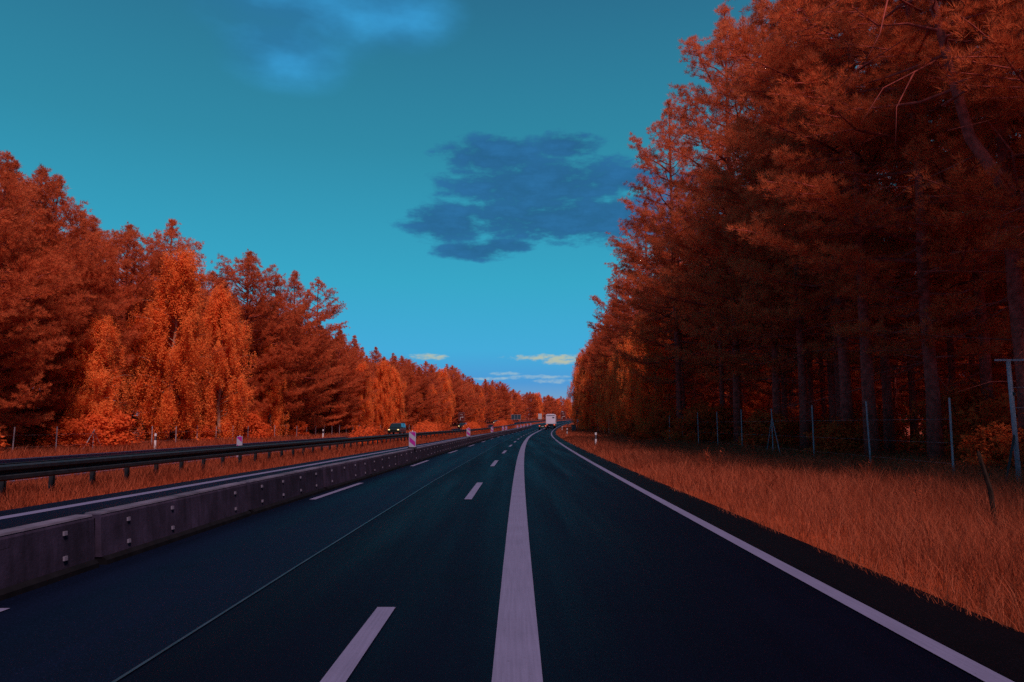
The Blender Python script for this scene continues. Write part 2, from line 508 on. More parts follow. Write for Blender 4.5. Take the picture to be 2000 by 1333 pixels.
def link(name, me, parent, loc=(0, 0, 0), rot=(0, 0, 0)):
    o = bpy.data.objects.new(name, me); COL.objects.link(o); o.parent = parent; o.location = loc; o.rotation_euler = rot
    return o


ONES = ['', 'first', 'second', 'third', 'fourth', 'fifth', 'sixth', 'seventh', 'eighth', 'ninth', 'tenth', 'eleventh', 'twelfth', 'thirteenth', 'fourteenth', 'fifteenth', 'sixteenth', 'seventeenth', 'eighteenth', 'nineteenth']
def nth(k):
    if k < 20: return ONES[k]
    t, u = divmod(k, 10); w_ = ['', '', 'twent', 'thirt', 'fort', 'fift', 'sixt'][t]
    return w_ + 'ieth' if u == 0 else w_ + 'y-' + ONES[u]


cnt = {}
def count(key):
    cnt[key] = cnt.get(key, 0) + 1
    return nth(cnt[key])


ordw = ['first', 'second', 'third', 'fourth', 'fifth', 'sixth', 'seventh', 'eighth', 'ninth', 'tenth', 'eleventh', 'twelfth']
for i in range(-1, 44):
    d = 8.1 - SEG / 2 + SEG * i
    if i == -1: continue
    lab = ('%s grey concrete barrier block along the lane, counted from the left' % ordw[i]) if i < 12 else 'small distant grey concrete barrier block in the far run ahead'
    b = empty('concrete_barrier_block', P(OFF_BAR(d), d), heading(d) + math.atan(-(OFF_BAR(d + 2) - OFF_BAR(d - 2)) / 4), lab, 'barrier', 'concrete barrier blocks along the left lane')
    b.rotation_euler[1] = random.uniform(-0.008, 0.008)
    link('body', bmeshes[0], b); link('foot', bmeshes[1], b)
    link('cap', bmeshes[2], b)
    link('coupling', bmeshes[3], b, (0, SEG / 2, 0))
    if i < 24:
        for k in range(4):
            y = -1.62 + 1.08 * k + random.uniform(-0.03, 0.03)
            for zz, xx in ((0.425, 0.113), (0.175, 0.131)):
                if random.random() < 0.07: continue
                link('reflector', bmeshes[4], b, (xx, y, zz + random.uniform(-0.01, 0.01)), (0, -0.07, 0))

# ------------------------------------------------------------------ guardrail on the median
def guardrail(name, off, d0, d1, zt, label, post_step=1.58, double=True):
    g = empty(name, P(off, d0), 0, label, 'guardrail')
    inv = Matrix.Translation(-P(off, d0))
    prof = [(0.0, 0.0), (0.07, -0.035), (0.07, -0.10), (0.0, -0.145), (0.0, -0.175), (0.07, -0.22), (0.07, -0.285), (0.0, -0.32),
            (-0.012, -0.31), (0.055, -0.28), (0.055, -0.225), (-0.012, -0.18), (-0.012, -0.14), (0.055, -0.095), (0.055, -0.04), (-0.012, -0.01)]
    def beam(sgn, shift):
        v, f = [], []
        ds = list(np.arange(d0, min(d1, 60), 2)) + list(np.arange(max(60, d0), d1, 6)) + [d1]
        for d in ds:
            for (x, z) in prof:
                v.append(inv @ P(off + shift + sgn * x, d, zt + z))
        n = len(prof)
        for i in range(len(ds) - 1):
            for k in range(n):
                f.append((i * n + k, i * n + (k + 1) % n, (i + 1) * n + (k + 1) % n, (i + 1) * n + k))
        MB().add(v, f).build('beam', M['steel'], g)
    beam(1, 0.16)
    if double: beam(-1, -0.22)
    pm = MB().prism([(-0.05, -0.04), (0.05, -0.04), (0.05, -0.03), (-0.035, -0.03), (-0.035, 0.03), (0.05, 0.03), (0.05, 0.04), (-0.05, 0.04)], 'z', -0.1, zt - 0.06).mesh('post')
    pm.materials.append(M['steel'])
    sp = MB().box((0, 0, 0), (0.34, 0.05, 0.16)).mesh('spacer'); sp.materials.append(M['steel'])
    d = d0 + 0.4; k = 0
    while d < min(d1, 130):
        link('post', pm, g, inv @ P(off, d), (0, 0, heading(d)))
        link('spacer', sp, g, inv @ P(off - 0.03, d + 0.045, zt - 0.16), (0, 0, heading(d)))
        d += post_step * (1 if d < 70 else 2); k += 1
    return g


guardrail('guardrail', -10.35, 10.0, 320, 0.70, 'long dark steel guardrail on posts in the grassy median')

# ------------------------------------------------------------------ grass
def blades(name, pts, h, w, label, lean=0.5, m='grass'):
    n = len(pts)
    az = rng.uniform(0, 2 * np.pi, n); fa = rng.uniform(0, 2 * np.pi, n)
    l = h * rng.uniform(0.1, lean * 2, n)
    side = np.stack([np.cos(fa), np.sin(fa), np.zeros(n)], 1) * w[:, None] * 0.5
    dirv = np.stack([np.cos(az), np.sin(az), np.zeros(n)], 1) * l[:, None]
    up = np.zeros((n, 3)); up[:, 2] = h
    b = np.asarray(pts)
    V = np.stack([b - side, b + side, b + dirv * 0.35 + up * 0.55 - side * 0.8, b + dirv * 0.35 + up * 0.55 + side * 0.8, b + dirv + up * 0.97], 1)
    base = (np.arange(n) * 5)[:, None]
    T = np.concatenate([base + [0, 1, 3], base + [0, 3, 2], base + [2, 3, 4]], 0)
    tone = np.repeat(rng.uniform(0, 1, n), 5)
    me = np_mesh(name, V.reshape(-1, 3), T, tone)
    return tag(finish(name, me, M[m]), label, 'grass', kind='stuff')


def scatter(n, d0, d1, o0, o1, power=1.0):
    """more blades near the camera: density falls with distance"""
    u = rng.uniform(0, 1, n)
    d = d0 * (d1 / d0) ** u if power == 1.0 else (d0 ** (1 - power) + u * (d1 ** (1 - power) - d0 ** (1 - power))) ** (1 / (1 - power))
    q = rng.uniform(0, 1, n)
    lo = np.array([o0(x) if callable(o0) else o0 for x in d]); hi = np.array([o1(x) if callable(o1) else o1 for x in d])
    off = lo + (hi - lo) * q
    return d, off, q


def grass_points(n, d0, d1, o0, o1, hmin, hmax, wmin, edge=0.5):
    d, off, q = scatter(n, d0, d1, o0, o1, 1.25)
    # clumps: cheap value noise thins and lowers some places
    cl = 0.5 + 0.5 * np.sin(off * 1.7 + np.sin(d * 0.9) * 2) * np.sin(d * 1.3 + np.cos(off * 0.8) * 2)
    pts = np.array([P(a, b, -0.06) for a, b in zip(off, d)])
    h = (hmin + (hmax - hmin) * rng.uniform(0, 1, n) ** 1.3) * (0.65 + 0.5 * cl)
    lo = np.array([o0(x) if callable(o0) else o0 for x in d])
    h *= np.clip(0.22 + np.abs(off - lo) / edge * 0.78, 0.22, 1.0)
    w = np.maximum(wmin, d * 0.00045) * rng.uniform(0.7, 1.4, n)
    return pts, h + 0.06, w


FENCE_R = lerp([(0, 13.0), (30, 12.6), (60, 12.1), (90, 11.8), (125, 10.4), (160, 9.2), (300, 8.5)])
p, h, w = grass_points(190000, 3.5, 190, lambda d: 3.56 + 0.10 * math.sin(d * 2.1) * math.sin(d * 0.73 + 1), lambda d: FENCE_R(d) + 6, 0.22, 0.56, 0.0055, 0.9)
blades('verge_grass', p, h, w, 'tall dry orange grass on the right verge up to the forest')
p, h, w = grass_points(42000, 9, 200, lambda d: OFF_LLINE(d) - 0.70, -12.8, 0.12, 0.36, 0.010, 0.5)
blades('median_grass', p, h, w, 'low dry orange grass on the median around the guardrail')
p, h, w = grass_points(42000, 26, 260, -22.4, -30.0, 0.22, 0.55, 0.014, 0.6)
blades('left_verge_grass', p, h, w, 'dry orange grass strip before the left forest fence')

# tall weed stalks and seed heads on the verge
def weed_mesh(seed):
    r = random.Random(seed); s = MB()
    for k in range(r.randint(4, 7)):
        a = r.uniform(0, 6.28); l = r.uniform(0.5, 0.95); dx, dy = math.cos(a) * l * 0.3, math.sin(a) * l * 0.3
        bx, by = r.uniform(-.08, .08), r.uniform(-.08, .08)
        s.tube([(bx, by, -0.05), (bx + dx * .4, by + dy * .4, l * .55), (bx + dx, by + dy, l)], [0.007, 0.005, 0.003], 3)
        for q in range(7):
            z = l * (0.55 + 0.45 * q / 6); t = z / l
            px, py = bx + dx * t * t, by + dy * t * t
            b = r.uniform(0, 6.28); e = r.uniform(.04, .10)
            s.add([(px, py, z), (px + math.cos(b) * e, py + math.sin(b) * e, z + e * .7), (px + math.cos(b + .5) * e * .7, py + math.sin(b + .5) * e * .7, z + e * .25)], [(0, 1, 2)])
    return s.mesh('weed')


weeds = [weed_mesh(i) for i in range(4)]
for me in weeds: me.materials.append(M['grass'])
wk = [(11.0, -9.6), (12.2, -9.9), (13.0, -9.5), (11.6, 6.2), (15.0, 5.0), (17.5, 4.6), (21, 5.2), (24, 7.5), (28, 5.3), (29, 9.0), (33, 5.0), (36, 7.2), (19, 8.8), (23, 10.2), (41, 6.0), (26, 11.0)]
for i, (d, off) in enumerate(wk):
    o = tag(link('weed_stalk', weeds[i % 4], None, P(off, d), (0, 0, i * 1.3)),
            'tall weed stalks growing among the dry grass' if off > 0 else 'thin weed stalks in front of the left end of the guardrail', 'weed',
            'weed stalks in the right verge' if off > 0 else 'weed stalks by the guardrail')
    o.scale = [random.uniform(0.7, 1.0)] * 3

# ------------------------------------------------------------------ trees
def norm(v): return v / np.maximum(np.linalg.norm(v, axis=-1, keepdims=True), 1e-9)


def needle_tufts(C, D, per, ln, wd, r):
    """C tuft centres, D tuft directions -> thin triangles fanning out round each direction"""
    n = len(C); C = np.repeat(C, per, 0); D = np.repeat(D, per, 0)
    rnd = norm(r.normal(size=(n * per, 3)))
    dirv = norm(D * 0.9 + rnd * 0.95)
    L = ln * r.uniform(0.6, 1.25, n * per)[:, None]
    side = norm(np.cross(dirv, norm(r.normal(size=(n * per, 3))))) * wd * 0.5 * r.uniform(0.7, 1.3, n * per)[:, None]
    base = C + rnd * ln * 0.25
    V = np.stack([base - side, base + side, base + dirv * L], 1).reshape(-1, 3)
    T = np.arange(n * per * 3).reshape(-1, 3)
    tone = np.repeat(np.repeat(r.uniform(0, 1, n), per) * 0.6 + r.uniform(0, 0.4, n * per), 3)
    return V, T, tone


def leaf_quads(C, per, spread, size, r, hang=0.0):
    """small leaves (one triangle each) scattered round the points C, their faces turned mostly outwards and up"""
    n = len(C); C = np.repeat(C, per, 0) + r.normal(size=(n * per, 3)) * spread
    out = C - C.mean(0); out[:, 2] *= 0.3
    nr = norm(norm(out) * 0.75 + np.array([0, 0, 0.55]) + norm(r.normal(size=(n * per, 3))) * 0.8)
    a = norm(np.cross(nr, r.normal(size=(n * per, 3))) + np.array([0, 0, -hang])); b = norm(np.cross(nr, a))
    s = size * r.uniform(0.6, 1.3, n * per)[:, None]
    V = np.stack([C + b * s * 0.42, C - b * s * 0.42, C + a * s], 1).reshape(-1, 3)
    T = np.arange(n * per * 3).reshape(-1, 3)
    tone = np.repeat(np.repeat(r.uniform(0, 1, n), per) * 0.6 + r.uniform(0, 0.4, n * per), 3)
    return V, T, tone


def tree_object(name, trunk, branches, V, T, tone, leafmat, barkmat):
    root = empty(name, (0, 0, -500))
    trunk.build('trunk', M[barkmat], root, True)
    if branches.v: tag(branches.build('branches', M[barkmat], root, True), kind='stuff')
    tag(finish('crown', np_mesh('crown', V, T, tone), M[leafmat], root), kind='stuff')
    return root


def make_pine(seed, H, start, Rad, limbs, top=2.6, per=22, dead=0, bend=0.02, path=None, wd=0.026, ln=0.20, flat=0.5):
    r = np.random.default_rng(seed); rr = random.Random(seed)
    tk, br = MB(), MB()
    if path is None:
        K = 11; wob = np.cumsum(r.normal(0, bend * H / K, (K, 2)), 0); wob -= wob[0]
        path = [Vector((wob[i, 0], wob[i, 1], H * i / (K - 1) - (0.3 if i == 0 else 0))) for i in range(K)]
    K = len(path)
    r0 = 0.0075 * H + 0.035
    tk.tube(path, [r0 * (1.25 if i == 0 else 1) * (1 - 0.86 * i / (K - 1)) + 0.012 for i in range(K)], 10)
    at = lambda t: np.array(path[min(int(t * (K - 1)), K - 2)].lerp(path[min(int(t * (K - 1)), K - 2) + 1], t * (K - 1) - min(int(t * (K - 1)), K - 2)))
    C, D = [], []
    for i in range(limbs):
        q = (i + rr.random()) / limbs
        t = start + (1 - start) * q ** 0.92
        prof = max(0.11, (1 - q ** top) * (0.66 + 0.34 * min(1, q / 0.25)))
        if q > 0.80: prof *= 0.35 + 0.65 * (1 - q) / 0.20
        Lb = Rad * prof * rr.choice((0.5, 0.75, 0.95, 1.1, 1.28)) * rr.uniform(0.9, 1.1)
        az = i * 2.39996 + rr.uniform(-0.5, 0.5)
        el = R(-12 + 66 * q ** 1.9 + rr.uniform(-10, 12))
        h0 = np.array([math.cos(az), math.sin(az), 0.0])
        p0 = at(min(t, 0.995)); pts = [p0]
        for s in (0.3, 0.6, 0.85, 1.0):
            e = el + 0.35 * s * s
            pts.append(p0 + Lb * s * (h0 * math.cos(e) + np.array([0, 0, math.sin(e)])) + r.normal(0, 0.03 * Lb, 3))
        rb = 0.012 + 0.016 * Lb
        br.tube(pts, [rb, rb * .75, rb * .5, rb * .3, rb * .15], 4, False)
        ns = max(3, int(3 + Lb * 2.6))
        for k in range(ns):
            s = 0.28 + 0.72 * (k + 1) / ns
            j = min(int(s * 4), 3); b0 = pts[j] + (pts[j + 1] - pts[j]) * (s * 4 - j) if s < 1 else pts[-1]
            sg = 1 if k % 2 else -1
            sa = az + sg * rr.uniform(0.5, 1.15) * (0.3 if k == ns - 1 else 1)
            sl = Lb * rr.uniform(0.22, 0.42) * (1.1 - 0.45 * s) + 0.18
            dv = np.array([math.cos(sa), math.sin(sa), rr.uniform(0.05, 0.55)]); dv /= np.linalg.norm(dv)
            e1 = b0 + dv * sl
            if k % 2 == 0: br.tube([b0, b0 + dv * sl * .55 + r.normal(0, .02, 3), e1], [rb * .3, rb * .2, 0.004], 3, False)
            nt = max(2, int(sl / 0.19))
            for m_ in range(nt):
                f = (m_ + 0.6) / nt
                for z in range(2):
                    off = r.normal(0, 0.13, 3); off[2] *= flat
                    C.append(b0 + dv * sl * f + off)
                    dd = dv * 0.6 + np.array([0, 0, 0.7]) + off * 1.5
                    D.append(dd / np.linalg.norm(dd))
    # leader shoots
    tip = at(0.999)
    for k in range(10):
        C.append(tip + np.array([rr.uniform(-.12, .12), rr.uniform(-.12, .12), rr.uniform(-.5, .35)])); D.append(np.array([0, 0, 1.0]))
    for k in range(dead):
        t = rr.uniform(0.10, start + 0.35); p0 = at(t); az = rr.uniform(0, 6.28); L = rr.uniform(0.8, 4.2)
        h0 = np.array([math.cos(az), math.sin(az), rr.uniform(-0.35, 0.2)])
        p1 = p0 + h0 * L * .5 + r.normal(0, .06, 3); p2 = p0 + h0 * L + np.array([0, 0, rr.uniform(-.5, .1)]) * L * .4
        br.tube([p0, p1, p2], [0.024, 0.015, 0.005], 4, False)
        if L > 1.2:
            br.tube([p1, p1 + (p2 - p1) * .5 + r.normal(0, .25, 3), p1 + (p2 - p1) + r.normal(0, .5, 3)], [0.011, 0.008, 0.003], 3, False)
    V, T, tone = needle_tufts(np.array(C), np.array(D), per, ln, wd, r)
    return tk, br, V, T, tone


def make_birch(seed, H, Rad, start=0.10, limbs=56, strings=12, leaf=0.10):
    r = np.random.default_rng(seed); rr = random.Random(seed)
    tk, br = MB(), MB()
    K = 9; wob = np.cumsum(r.normal(0, 0.012 * H, (K, 2)), 0); wob -= wob[0]
    path = [Vector((wob[i, 0], wob[i, 1], H * 0.95 * i / (K - 1) - (0.3 if i == 0 else 0))) for i in range(K)]
    tk.tube(path, [(0.011 * H + .03) * (1 - 0.9 * i / (K - 1)) + 0.01 for i in range(K)], 8)
    C = []
    for i in range(limbs):
        q = (i + rr.random()) / limbs; t = start + (1 - start) * q
        x = t * (K - 1); j = min(int(x), K - 2); p0 = np.array(path[j].lerp(path[j + 1], x - j))
        Lb = Rad * (math.sin(math.pi * min(1, 0.20 + q * 0.66)) ** 0.8 * 0.95 + 0.05) * rr.uniform(0.5, 1.15)
        az = i * 2.4 + rr.uniform(-.5, .5); el = R(25 + 35 * q)
        h0 = np.array([math.cos(az), math.sin(az), 0.0])
        pts = [p0]
        for s in (0.35, 0.7, 1.0):
            pts.append(p0 + Lb * s * (h0 * math.cos(el) + np.array([0, 0, math.sin(el) * (1 - 0.55 * s)])) + r.normal(0, .05, 3))
        br.tube(pts, [0.04, 0.028, 0.016, 0.006], 4, False)
        for k in range(strings):
            s = rr.uniform(0.25, 1.0); j = min(int(s * 3), 2); b0 = pts[j] + (pts[j + 1] - pts[j]) * (s * 3 - j)
            b0 = b0 + r.normal(0, 0.22, 3)
            L = rr.uniform(0.5, 1.7) * (0.7 + 0.05 * H)
            sw = r.normal(0, .12, 2)
            for z in np.arange(0, L, 0.16):
                C.append(b0 + np.array([sw[0] * z, sw[1] * z, -z + 0.1]))
    V, T, tone = leaf_quads(np.array(C), 12, 0.10, leaf, r, 0.6)
    ok = V.reshape(-1, 3, 3)[:, :, 2].min(1) > 0.2
    V = V.reshape(-1, 3, 3)[ok].reshape(-1, 3); tone = tone.reshape(-1, 3)[ok].ravel(); T = np.arange(len(V)).reshape(-1, 3)
    return tk, br, V, T, tone


def make_bush(seed, Rx, Ry, H, clumps, per, leaf, stems=7):
    """a low broadleaf shrub: stems fanning out, leaves gathered on clumps over an uneven dome"""
    r = np.random.default_rng(seed); rr = random.Random(seed); tk, br = MB(), MB(); C = []
    for k in range(stems):
        a = rr.uniform(0, 6.28); q = rr.uniform(.3, .8)
        tk.tube([(0.1 * math.cos(a), 0.1 * math.sin(a), -.1), (Rx * q * .5 * math.cos(a), Ry * q * .5 * math.sin(a), H * .45), (Rx * q * math.cos(a), Ry * q * math.sin(a), H * .8)], [0.03, 0.02, 0.006], 4)
    for k in range(clumps):
        a = rr.uniform(0, 6.28); u = rr.random() ** 0.4; z = rr.random()
        ww = math.sqrt(max(0, 1 - (z * 0.95) ** 2.2)) * u * rr.uniform(.8, 1.15)
        c = np.array([Rx * ww * math.cos(a), Ry * ww * math.sin(a), 0.12 + H * z * rr.uniform(.75, 1.05)])
        C.append(c + r.normal(0, 0.12, (8, 3)))
    V, T, tone = leaf_quads(np.concatenate(C), per, 0.09, leaf, r, 0.0)
    V[:, 2] = np.maximum(V[:, 2], 0.02)
    return tk, br, V, T, tone


# prototypes (each is later placed as the first of its kind)
PR = {}
PR['pl'] = [tree_object('pine_tree', *make_pine(11 + i, Hh, st, Rr, nl, per=18), 'pine', 'bark')
            for i, (Hh, st, Rr, nl) in enumerate([(18, 0.07, 4.2, 100), (17, 0.12, 4.0, 94), (19, 0.05, 3.9, 104), (16, 0.16, 4.5, 88)])]
PR['pr'] = [tree_object('pine_tree', *make_pine(31 + i, Hh, st, Rr, nl, per=24, dead=46, wd=0.018), 'pine', 'bark')
            for i, (Hh, st, Rr, nl) in enumerate([(26, 0.18, 4.3, 88), (28, 0.26, 4.1, 82), (25, 0.14, 4.6, 90), (27, 0.32, 4.3, 78)])]
PR['pp'] = [tree_object('pine_tree', *make_pine(51 + i, 17, 0.52, 2.6, 34, per=16, dead=14, wd=0.03), 'pine', 'bark') for i in range(2)]
PR['b'] = [tree_object('birch_tree', *make_birch(71 + i, Hh, Rr), 'birch', 'birch_bark') for i, (Hh, Rr) in enumerate([(14.5, 4.0), (13.5, 3.6), (12, 3.6)])]
PR['s'] = [tree_object('shrub', *make_bush(91 + i, 1.5, 1.5, Hh, 120, 5, 0.14), 'shrub', 'bark') for i, Hh in enumerate((1.8, 2.6))]
used = set()


def plant(kind, i, off, d, height, label, cat, group, rz=None, wide=1.0, name=None):
    proto = PR[kind][i % len(PR[kind])]
    base = {'pl': (18, 17, 19, 16), 'pr': (26, 28, 25, 27), 'pp': (17, 17), 'b': (14.5, 13.5, 12), 's': (1.8, 2.6)}[kind][i % len(PR[kind])]
    s = height / base
    rz = random.uniform(0, 6.28) if rz is None else rz
    loc = P(off, d, -0.05)
    if proto.name not in used and (kind, i % len(PR[kind])) not in used:
        used.add((kind, i % len(PR[kind]))); o = proto; o.location = loc; o.rotation_euler = (0, 0, rz); o.scale = (s * wide, s * wide, s)
        tag(o, label, cat, group)
    else:
        o = clone(proto, loc, rz, (s * wide, s * wide, s)); tag(o, label, cat, group)
    if name: o.name = name
    return o


GL, GR = 'trees of the left forest edge', 'trees of the right forest edge'
# --- left forest: the trees that stand out
feat = [
    ('pl', 0, -28.0, 33.0, 16.0, 'tall dark red pine filling the left edge of the picture'),
    ('pl', 2, -28.5, 39.5, 16.2, 'broad red pine with layered branches, second from the left edge'),
    ('pl', 1, -31.0, 46.5, 17.8, 'pointed red pine rising to a thin top, third from the left edge'),
    ('b', 2, -27.0, 47.5, 8.4, 'small orange leafy tree between the dark pines and the weeping birch'),
    ('b', 0, -27.2, 57.0, 15.2, 'big bright orange weeping birch, the taller of the pair'),
    ('b', 1, -26.6, 65.5, 13.6, 'bright orange weeping birch, the lower of the pair on its right'),
    ('pl', 0, -33.0, 68.0, 20.5, 'tall red pine whose spire rises behind the two weeping birches'),
    ('pl', 3, -29.0, 76.0, 19.2, 'round topped red pine just right of the weeping birches'),
    ('b', 2, -26.4, 77.0, 9.6, 'slim orange birch in front of the round topped pine'),
    ('pl', 1, -28.0, 88.0, 19.6, 'dense red pine beside the flat branched pine against the sky'),
    ('pp', 0, -27.5, 95.0, 20.2, 'flat branched red pine with gaps, sticking out against the sky'),
    ('pl', 2, -26.6, 103.0, 15.0, 'lower red pine at the right foot of the flat branched pine'),
    ('b', 1, -26.0, 112.0, 10.8, 'orange birch just before the forest drops in height'),
    ('b', 0, -25.8, 126.0, 12.4, 'bright orange birch behind the first oncoming car'),
    ('b', 2, -25.6, 133.0, 11.6, 'orange birch next to the one behind the oncoming car'),
]
for k, i, off, d, hh, lab in feat:
    plant(k, i, off, d, hh, lab, 'tree', GL)
# --- left forest: the rest of the front row, then the rows behind
d = 27.0; n = 0
while d < 330:
    step = 3.4 if d < 110 else (4.4 if d < 200 else 6.5)
    d += step * random.uniform(0.8, 1.2)
    near = d < 140
    if 44 < d < 72: n += 1; continue
    if not near or all(abs(d - f[3]) > 2.0 for f in feat):
        bir = random.random() < (0.22 if d < 120 else 0.30)
        hh = random.uniform(12.5, 16.0) if not bir else random.uniform(10, 13.5)
        if 130 < d: hh = random.uniform(12.0, 15.5) + (2.0 if d > 180 else 0)
        if bir: plant('b', n, -26.4 - random.uniform(0, 1.6), d, hh * .9, count('lb') + ' orange birch along the left forest edge after the tall weeping pair', 'tree', GL + ', birches')
        else: plant('pl', n, -27.0 - random.uniform(0, 2.0), d, hh, count('lp') + ' plain red pine in the front row of the left forest, counted from the left', 'tree', GL + ', front pines', wide=1.05)
    n += 1
for row, (o0, st, dmax, lo, hi) in enumerate([(-31.5, 4.6, 340, 14.5, 18.2), (-36.5, 5.6, 175, 15.0, 19.0), (-43.0, 6.5, 105, 16, 19)]):
    d = 30.0 + row * 4
    while d < dmax:
        d += st * random.uniform(0.75, 1.3) * (1 if d < 130 else 1.6)
        hh = random.uniform(lo, hi) * (0.90 if 112 < d < 175 else 1.0)
        plant('pl', n, o0 - random.uniform(-1, 1.2), d, hh, 'red pine standing behind the front row of the left forest', 'tree', GL + ', pines behind', wide=0.95); n += 1
# far end of the left forest, where the road bends away
for k in range(27):
    d = 345 + k * 11
    plant('pl' if k % 3 else 'b', n + k, -29 + random.uniform(-3, 3), d, random.uniform(14, 17), 'small distant tree where the left forest closes behind the truck', 'tree', 'distant trees at the bend', wide=1.3)

# --- right forest
featr = [
    ('pr', 0, 12.9, 62.0, 29.5, 'tall pine whose ragged top stands out furthest left of the right forest'),
    ('pr', 2, 14.4, 50.0, 31.0, 'tall dark pine beside the ragged topped one, its top lit'),
    ('pr', 3, 13.6, 84.0, 27.0, 'pine with sparse outer boughs midway along the right forest'),
    ('pr', 1, 12.4, 108.0, 24.5, 'pine stepping down towards the road on the right, with a lit tip'),
    ('b', 0, 10.4, 150.0, 17.5, 'orange leafy tree at the far left end of the right forest'),
    ('b', 0, 9.2, 178.0, 18.5, 'rounded orange tree reaching furthest towards the road beside the right U22 sign'),
    ('b', 1, 11.8, 116.0, 14.0, 'orange birch at the foot of the right forest near the bend'),
    ('b', 2, 12.6, 92.0, 13.0, 'dark orange birch in front of the right hand pines'),
]
for k, i, off, d, hh, lab in featr:
    plant(k, i, off, d, hh, lab, 'tree', GR)
d = 14.0; n = 0
while d < 240:
    d += (4.2 if d < 70 else 4.8) * random.uniform(0.8, 1.25)
    if any(abs(d - f[3]) < 2.2 for f in featr if f[0] == 'pr'): continue
    hh = float(np.interp(d, [10, 50, 56, 66, 80, 110, 160, 240], [28, 28, 24, 23, 23.5, 21.5, 19.5, 18])) * random.uniform(0.88, 1.08)
    bir = d > 68 and random.random() < 0.45
    if bir: plant('b', n, FENCE_R(d) + random.uniform(0.3, 1.2), d, hh * 0.60, count('rb') + ' orange birch among the pines of the right forest edge, counted from the right', 'tree', GR + ', birches')
    else: plant('pr', n, FENCE_R(d) + random.uniform(1.8, 3.4), d, hh, count('rp') + ' tall dark pine behind the right fence, counted from the right edge', 'tree', GR + ', front pines')
    n += 1
for row, (o0, st, d0, dmax) in enumerate([(6.0, 4.6, 14, 190), (10.0, 5.4, 18, 110), (15.0, 5.6, 22, 80), (21, 5.0, 26, 115), (28, 5.4, 34, 150), (38, 5.5, 70, 165), (17, 5.5, 95, 170)]):
    d = float(d0)
    while d < dmax:
        d += st * random.uniform(0.75, 1.3)
        hh = float(np.interp(d, [10, 50, 58, 80, 110, 160, 240], [27, 27, 24, 23, 21, 19.5, 18])) * random.uniform(0.88, 1.08)
        plant('pr' if row < 3 else 'pl', n, FENCE_R(d) + o0 + random.uniform(-1.3, 1.3), d, (hh * (1, .95, .8)[row]) if row < 3 else 16, 'dark pine deep among the trunks of the right forest', 'tree', GR + ', pines behind'); n += 1
# forest going on unseen beside and behind the camera, added to shade near pines
for k, (off, d) in enumerate([(17, 11), (18, 5), (17, -1), (18, -8), (17, -15), (22, 7), (22, -4), (23, -14), (27, 1), (17, -22), (22, -25)]):
    plant('pr', k, off, d, 27, 'unseen pine of the right forest beside the camera, added to shade the near trees', 'tree', GR + ', unseen shading pines beside the camera')

# --- the leaning pine at the right edge, with its crooked limbs
lp = [Vector(p) for p in ((15.0, 17.6, -0.3), (14.6, 17.6, 3.2), (13.4, 17.8, 6.2), (12.3, 18.0, 7.4), (11.6, 18.1, 8.7), (11.35, 18.2, 10.2), (11.05, 18.3, 12.2), (10.7, 18.5, 15.2), (10.8, 18.9, 18.5), (11.2, 19.2, 22))]
rel = [p - Vector((15.0, 17.6, 0)) for p in lp]
tk, br, V, T, tone = make_pine(77, 22, 0.52, 3.0, 46, per=44, path=rel, wd=0.011, ln=0.13, dead=18)
def limb(s, pts, r0):
    pts = [Vector(p) - Vector((15.0, 17.6, 0)) for p in pts]
    s.tube(pts, [r0 * (1 - 0.85 * i / (len(pts) - 1)) for i in range(len(pts))], 6)
for pts, r0 in [([(13.4, 17.8, 6.2), (12.9, 17.5, 6.6), (12.3, 17.3, 6.7), (11.6, 17.2, 6.4)], 0.05),
                ([(11.0, 18.2, 9.6), (11.8, 17.2, 10.0), (12.6, 16.6, 10.5)], 0.04),
                ([(10.9, 18.2, 10.8), (10.0, 17.6, 10.2), (9.0, 17.2, 9.6), (8.3, 17.0, 8.6)], 0.03),
                ([(10.7, 18.3, 12.2), (9.6, 17.8, 12.4), (8.4, 17.6, 12.2), (7.4, 17.6, 11.6)], 0.035),
                ([(14.6, 17.6, 3.4), (13.6, 16.9, 3.8), (12.6, 16.6, 3.6), (11.9, 16.4, 2.9)], 0.05),
                ([(12.6, 17.9, 6.9), (12.0, 17.2, 8.0), (11.2, 16.8, 8.6), (10.0, 16.4, 8.2)], 0.03),
                ([(10.0, 17.6, 10.2), (9.4, 17.4, 9.2), (9.2, 17.2, 8.0)], 0.02), ([(9.6, 17.8, 12.4), (9.2, 17.6, 11.2), (8.6, 17.4, 10.2)], 0.02)]:
    limb(br, pts, r0)
leanp = tree_object('pine_tree', tk, br, V, T, tone, 'pine', 'bark')
leanp.location = (15.0, 17.6, 0)
tag(leanp, 'leaning pine with crooked bare purple trunk and dead limbs at the right edge', 'tree', GR)

# --- shrubs
SH = [(-26.3, 34.0, 2.2, 'low orange shrub behind the left fence at the edge of the picture'),
      (-26.2, 43.5, 1.9, 'wide orange shrub behind the braced left fence post'),
      (-26.0, 46.5, 2.1, 'orange shrub right of the braced left fence post'),
      (-26.0, 60.0, 1.6, 'small orange shrub at the foot of the weeping birches'),
      (-26.0, 70.0, 2.2, 'orange shrub between the weeping birches and the round topped pine'),
      (-26.0, 84.0, 2.0, 'orange shrub under the flat branched pine'),
      (14.4, 33.5, 1.5, 'dark orange shrub among the trunks behind the right fence'),
      (14.2, 43.0, 2.3, 'orange shrub behind the right fence near the braced post'),
      (13.6, 56.0, 2.8, 'tall orange shrub at the foot of the right pines'),
      (13.0, 66.0, 3.2, 'spreading orange shrub in the middle of the right forest edge'),
      (12.4, 78.0, 2.6, 'dark orange shrub in front of the right birch'),
      (15.2, 23.5, 1.6, 'leafy shrub beside the steel corner post at the right edge'),
      (9.4, 60.0, 0.9, 'small low bush standing in the right verge grass')]
